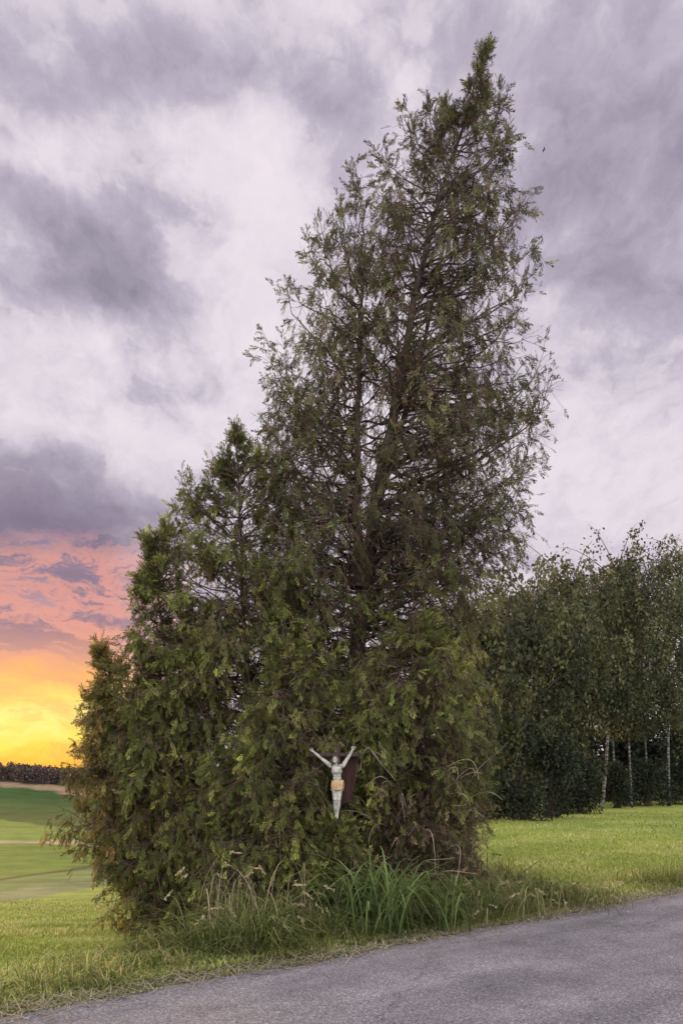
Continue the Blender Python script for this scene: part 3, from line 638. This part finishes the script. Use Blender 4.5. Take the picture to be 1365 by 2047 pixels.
fig.scale = (.41,)*3; fig.location = (-.005, .012, zf+.035)
md = fig.modifiers.new('remesh', 'REMESH'); md.mode = 'VOXEL'; md.voxel_size = .0075; md.use_smooth_shade = True
md = fig.modifiers.new('smooth', 'SMOOTH'); md.factor = .5; md.iterations = 3
na, nz = 72, 12; Vv = []
for j in range(nz):
    t = j/(nz-1); z = 1.02-.25*t
    for i in range(na):
        a = 2*PI*i/na; fold = .012*math.sin(a*9+t*3.0)*(.4+t)+.008*math.sin(a*17-t*5); r = 1+.16*math.sin(t*PI*.75)-.05*t
        Vv.append((.015+.140*r*math.cos(a)+fold*math.cos(a), -.04*t-.01+(.118*r+.02*t)*math.sin(a)+fold*math.sin(a), z+.045*math.sin(a+1.0)*(.2+t)+.03*t*math.sin(a*2)))
Qv = np.array([[j*na+i, j*na+(i+1) % na, (j+1)*na+(i+1) % na, (j+1)*na+i] for j in range(nz-1) for i in range(na)])
lc = mesh_np('loincloth', np.array(Vv), Qv, M_gold, fig, shade=True)
md = lc.modifiers.new('solid', 'SOLIDIFY'); md.thickness = .012
bm = bmesh.new(); balls(bm, [(.16, -.05, .98, (.035, .04, .045))]); chain(bm, [(.167, -.05, .97, .03), (.183, -.05, .86, .028), (.173, -.045, .74, .016)])
kn = bm_obj('cloth_knot', bm, M_gold, fig, True)
bm = bmesh.new(); balls(bm, [(-.042, -.062, 1.632, (.085, .096, .086)), (-.038, -.02, 1.58, (.082, .06, .10))], 3)
chain(bm, [(-.12, -.07, 1.61, .03), (-.137, -.08, 1.52, .032), (-.125, -.09, 1.42, .02)]); chain(bm, [(.035, -.07, 1.61, .03), (.048, -.075, 1.52, .032), (.04, -.08, 1.43, .02)])
balls(bm, [(-.058, -.163, 1.492, (.034, .022, .04))])
hr = bm_obj('hair', bm, M_hair, fig, True)
md = hr.modifiers.new('remesh', 'REMESH'); md.mode = 'VOXEL'; md.voxel_size = .009; md.use_smooth_shade = True
# ------------------------------------------------------------------ tiny bird
bpos = np.array([WX(1086, 40), 40, WZ(300, 40)])
bird = empty('bird', bpos, 'tiny dark bird flying in the grey sky right of the treetop', 'bird')
bm = bmesh.new(); chain(bm, [(-.08, 0, 0, .008), (-.03, 0, 0, .024), (.03, 0, .005, .026), (.07, 0, .015, .018), (.10, 0, .012, .004)], .008); bm_obj('body', bm, M_bird, bird, True)
for sgn in (-1, 1):
    w = np.array([(.05, sgn*.015, .01), (-.02, sgn*.015, .01), (.05, sgn*.09, .05), (-.02, sgn*.08, .045), (.0, sgn*.19, .03), (-.03, sgn*.16, .03)])
    mesh_np('wing', w, np.array([[0, 1, 3, 2], [2, 3, 5, 4]]), M_bird, bird)

# ------------------------------------------------------------------ sky
world = bpy.data.worlds.new('World'); scene.world = world; world.use_nodes = True
nt = world.node_tree; nt.nodes.clear()
def val(sock, v):
    if hasattr(v, 'is_output'): nt.links.new(v, sock)
    else: sock.default_value = v
def mth(op, a, b=0.0, c=None, clamp=False):
    n = nt.nodes.new('ShaderNodeMath'); n.operation = op; n.use_clamp = clamp
    val(n.inputs[0], a); val(n.inputs[1], b)
    if c is not None: val(n.inputs[2], c)
    return n.outputs[0]
def mapr(x, a, b, lo=0., hi=1.):
    n = nt.nodes.new('ShaderNodeMapRange'); n.interpolation_type = 'SMOOTHSTEP'
    val(n.inputs[0], x); n.inputs[1].default_value = a; n.inputs[2].default_value = b; n.inputs[3].default_value = lo; n.inputs[4].default_value = hi
    return n.outputs[0]
def vop(op, a, b, c=None):
    n = nt.nodes.new('ShaderNodeVectorMath'); n.operation = op; val(n.inputs[0], a); val(n.inputs[1], b)
    if c is not None: val(n.inputs[2], c)
    return n.outputs[0]
tc = nt.nodes.new('ShaderNodeTexCoord'); G0 = tc.outputs['Generated']; sp = nt.nodes.new('ShaderNodeSeparateXYZ'); nt.links.new(G0, sp.inputs[0])
dx, dy, dz_ = sp.outputs
G = vop('MULTIPLY', G0, (1.25, 1.0, 1.6))
dyc = mth('MAXIMUM', dy, .05); U = mth('DIVIDE', dx, dyc); Vv_ = mth('DIVIDE', dz_, dyc)
nwp = noise(nt, 3.6, 6, .6, G)
gw = vop('MULTIPLY_ADD', nwp.outputs['Color'], (.24, .24, .24), G)
n1 = noise(nt, 3.0, 7, .57, gw); n2 = noise(nt, 8.0, 7, .64, gw)
n1b = noise(nt, 3.0, 7, .57, vop('ADD', gw, (-.014, .010, -.034)))
uv = nt.nodes.new('ShaderNodeCombineXYZ'); nt.links.new(U, uv.inputs[0]); nt.links.new(Vv_, uv.inputs[1])
wa = vop('ADD', uv.outputs[0], vop('MULTIPLY_ADD', nwp.outputs['Color'], (.42, .42, 0), (-.21, -.21, 0)))
def blob(px, py, sx, sy, amp, acc):
    c = ((px-CX)/F0, (HY-py)/F0, 0)
    b = vop('MULTIPLY', vop('SUBTRACT', wa, c), (F0/sx, F0/sy, 0))
    d_ = nt.nodes.new('ShaderNodeVectorMath'); d_.operation = 'DOT_PRODUCT'; nt.links.new(b, d_.inputs[0]); nt.links.new(b, d_.inputs[1])
    e = mth('POWER', 2.71828, mth('MULTIPLY', d_.outputs['Value'], -.8))
    return mth('MULTIPLY_ADD', e, amp, acc)
acc = mth('ADD', mth('MULTIPLY', mth('SUBTRACT', n1.outputs['Fac'], .5), .80), mth('MULTIPLY', mth('SUBTRACT', n2.outputs['Fac'], .5), .42))
acc = mth('ADD', acc, .40)
acc = mth('MULTIPLY_ADD', mth('SUBTRACT', n1.outputs['Fac'], n1b.outputs['Fac']), 1.4, acc)
for b in [(330, 110, 190, 120, .32), (600, 160, 120, 120, .32), (60, 90, 150, 120, .16), (140, 550, 170, 130, .44), (330, 440, 140, 150, .26), (50, 400, 140, 90, .20),
          (1230, 130, 240, 190, .28), (1220, 440, 220, 120, .28), (880, 60, 90, 140, .20), (1330, 640, 100, 80, .22), (650, 370, 80, 70, .18), (1240, 830, 150, 60, .12), (1150, 290, 200, 120, .12),
          (480, 330, 120, 190, -.34), (770, 110, 70, 90, -.24), (90, 290, 130, 50, -.14), (250, 800, 380, 120, -.20), (1180, 980, 260, 140, -.18), (1120, 600, 140, 60, -.08), (30, 690, 60, 60, -.10),
          (60, 1010, 260, 55, .40)]:
    acc = blob(*b, acc)
cl = ramp(nt, acc, [(0, S(240, 229, 235)), (.24, S(230, 220, 229)), (.42, S(213, 204, 216)), (.54, S(192, 183, 199)), (.78, S(165, 157, 174)), (1.0, S(142, 135, 153))])
pm = mth('MULTIPLY', mapr(Vv_, .45, .05), .5)
clp = mixc(nt, cl.outputs[0], S(232, 211, 220), pm)
# sunset clouds, low in the west
nsr = nt.nodes.new('ShaderNodeMapping'); nsr.inputs['Scale'].default_value = (2.4, 2.4, 7.0); nsr.inputs['Rotation'].default_value = (0, .16, 0); nt.links.new(gw, nsr.inputs['Vector'])
n3 = noise(nt, 2.4, 6, .62, nsr.outputs[0]); n4 = noise(nt, 3.4, 7, .62, nsr.outputs[0])
vv = mth('ADD', Vv_, mth('MULTIPLY', mth('SUBTRACT', n3.outputs['Fac'], .5), .12))
sr = ramp(nt, mth('MULTIPLY', vv, 2.0), [(0, S(248, 162, 66)), (.05, S(255, 192, 70)), (.10, S(255, 224, 92)), (.17, S(255, 240, 138)), (.23, S(255, 214, 110)), (.30, S(249, 182, 112)), (.37, S(238, 166, 132)), (.44, S(216, 154, 146)), (.51, S(186, 145, 156)), (.58, S(158, 133, 152)), (.64, S(176, 142, 157)), (.69, S(136, 123, 146)), (.76, S(118, 113, 137)), (.83, S(130, 125, 147)), (.92, S(170, 162, 179)), (1, S(205, 198, 210))])
dkm = mth('MULTIPLY', mapr(n4.outputs['Fac'], .40, .60), mth('MULTIPLY', mapr(Vv_, .15, .24), .70))
sr2 = mixc(nt, sr.outputs[0], S(126, 109, 134), dkm)
sr2 = mixc(nt, sr2, S(242, 170, 96), mth('MULTIPLY', mth('MULTIPLY', mapr(n4.outputs['Fac'], .46, .64), mapr(Vv_, .17, .10)), .45))
edge = mth('MULTIPLY', mapr(n4.outputs['Fac'], .34, .44), mapr(n4.outputs['Fac'], .54, .46))
pk_ = mth('MULTIPLY', edge, mth('MULTIPLY', mapr(Vv_, .15, .24), mapr(Vv_, .38, .31)))
sr2 = mixc(nt, sr2, S(242, 160, 138), mth('MULTIPLY', pk_, .6))
un = mth('ADD', U, mth('MULTIPLY', mth('SUBTRACT', nwp.outputs['Fac'], .5), .25))
vm = mth('ADD', Vv_, mth('MULTIPLY', mth('SUBTRACT', nwp.outputs['Fac'], .5), .2))
mk = mth('MULTIPLY', mapr(un, -.14, -.38), mth('MULTIPLY', mapr(vm, .54, .33), mapr(dy, .05, .2)))
sky = nt.nodes.new('ShaderNodeTexSky'); sky.sky_type = 'NISHITA'; sky.sun_disc = False
SUN_AZ = math.radians(-36); SUN_EL = math.radians(5)
sky.sun_elevation = SUN_EL; sky.sun_rotation = SUN_AZ
bg1 = nt.nodes.new('ShaderNodeBackground'); nt.links.new(clp, bg1.inputs[0])
bg3 = nt.nodes.new('ShaderNodeBackground'); nt.links.new(sr2, bg3.inputs[0])
mxs = nt.nodes.new('ShaderNodeMixShader'); nt.links.new(mk, mxs.inputs[0]); nt.links.new(bg1.outputs[0], mxs.inputs[1]); nt.links.new(bg3.outputs[0], mxs.inputs[2])
# even overcast behind the camera, boosted as added fill to front-light the trees
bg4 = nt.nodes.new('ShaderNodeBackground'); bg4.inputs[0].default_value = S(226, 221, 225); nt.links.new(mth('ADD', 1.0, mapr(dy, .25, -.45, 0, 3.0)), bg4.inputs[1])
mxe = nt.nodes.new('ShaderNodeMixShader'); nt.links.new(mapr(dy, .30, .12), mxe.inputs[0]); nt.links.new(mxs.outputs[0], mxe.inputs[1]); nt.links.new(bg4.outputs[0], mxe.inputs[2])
bg2 = nt.nodes.new('ShaderNodeBackground'); nt.links.new(sky.outputs[0], bg2.inputs[0]); bg2.inputs[1].default_value = .005
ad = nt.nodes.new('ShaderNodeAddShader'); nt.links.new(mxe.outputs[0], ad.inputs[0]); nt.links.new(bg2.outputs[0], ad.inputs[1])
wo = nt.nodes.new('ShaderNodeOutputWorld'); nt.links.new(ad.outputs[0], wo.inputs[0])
# sun
sl = bpy.data.lights.new('sun', 'SUN'); sl.energy = 5.0; sl.angle = math.radians(10); sl.color = (1, .54, .22)
so = bpy.data.objects.new('sun', sl); COL.objects.link(so)
sdir = Vector((math.sin(SUN_AZ)*math.cos(SUN_EL), math.cos(SUN_AZ)*math.cos(SUN_EL), math.sin(SUN_EL)))
so.rotation_euler = sdir.to_track_quat('Z', 'Y').to_euler(); so.location = (0, 0, 30)
# camera
cam = bpy.data.cameras.new('camera'); co = bpy.data.objects.new('camera', cam); COL.objects.link(co); scene.camera = co
cam.sensor_fit = 'VERTICAL'; cam.sensor_height = 36; cam.lens = 36*F0/2047; cam.shift_y = (HY-1023.5)/2047
co.location = (0, 0, EYE); co.rotation_euler = (PI/2, 0, 0); cam.clip_start = .05; cam.clip_end = 5000
scene.view_settings.view_transform = 'Standard'; scene.view_settings.look = 'None'; scene.view_settings.exposure = 0
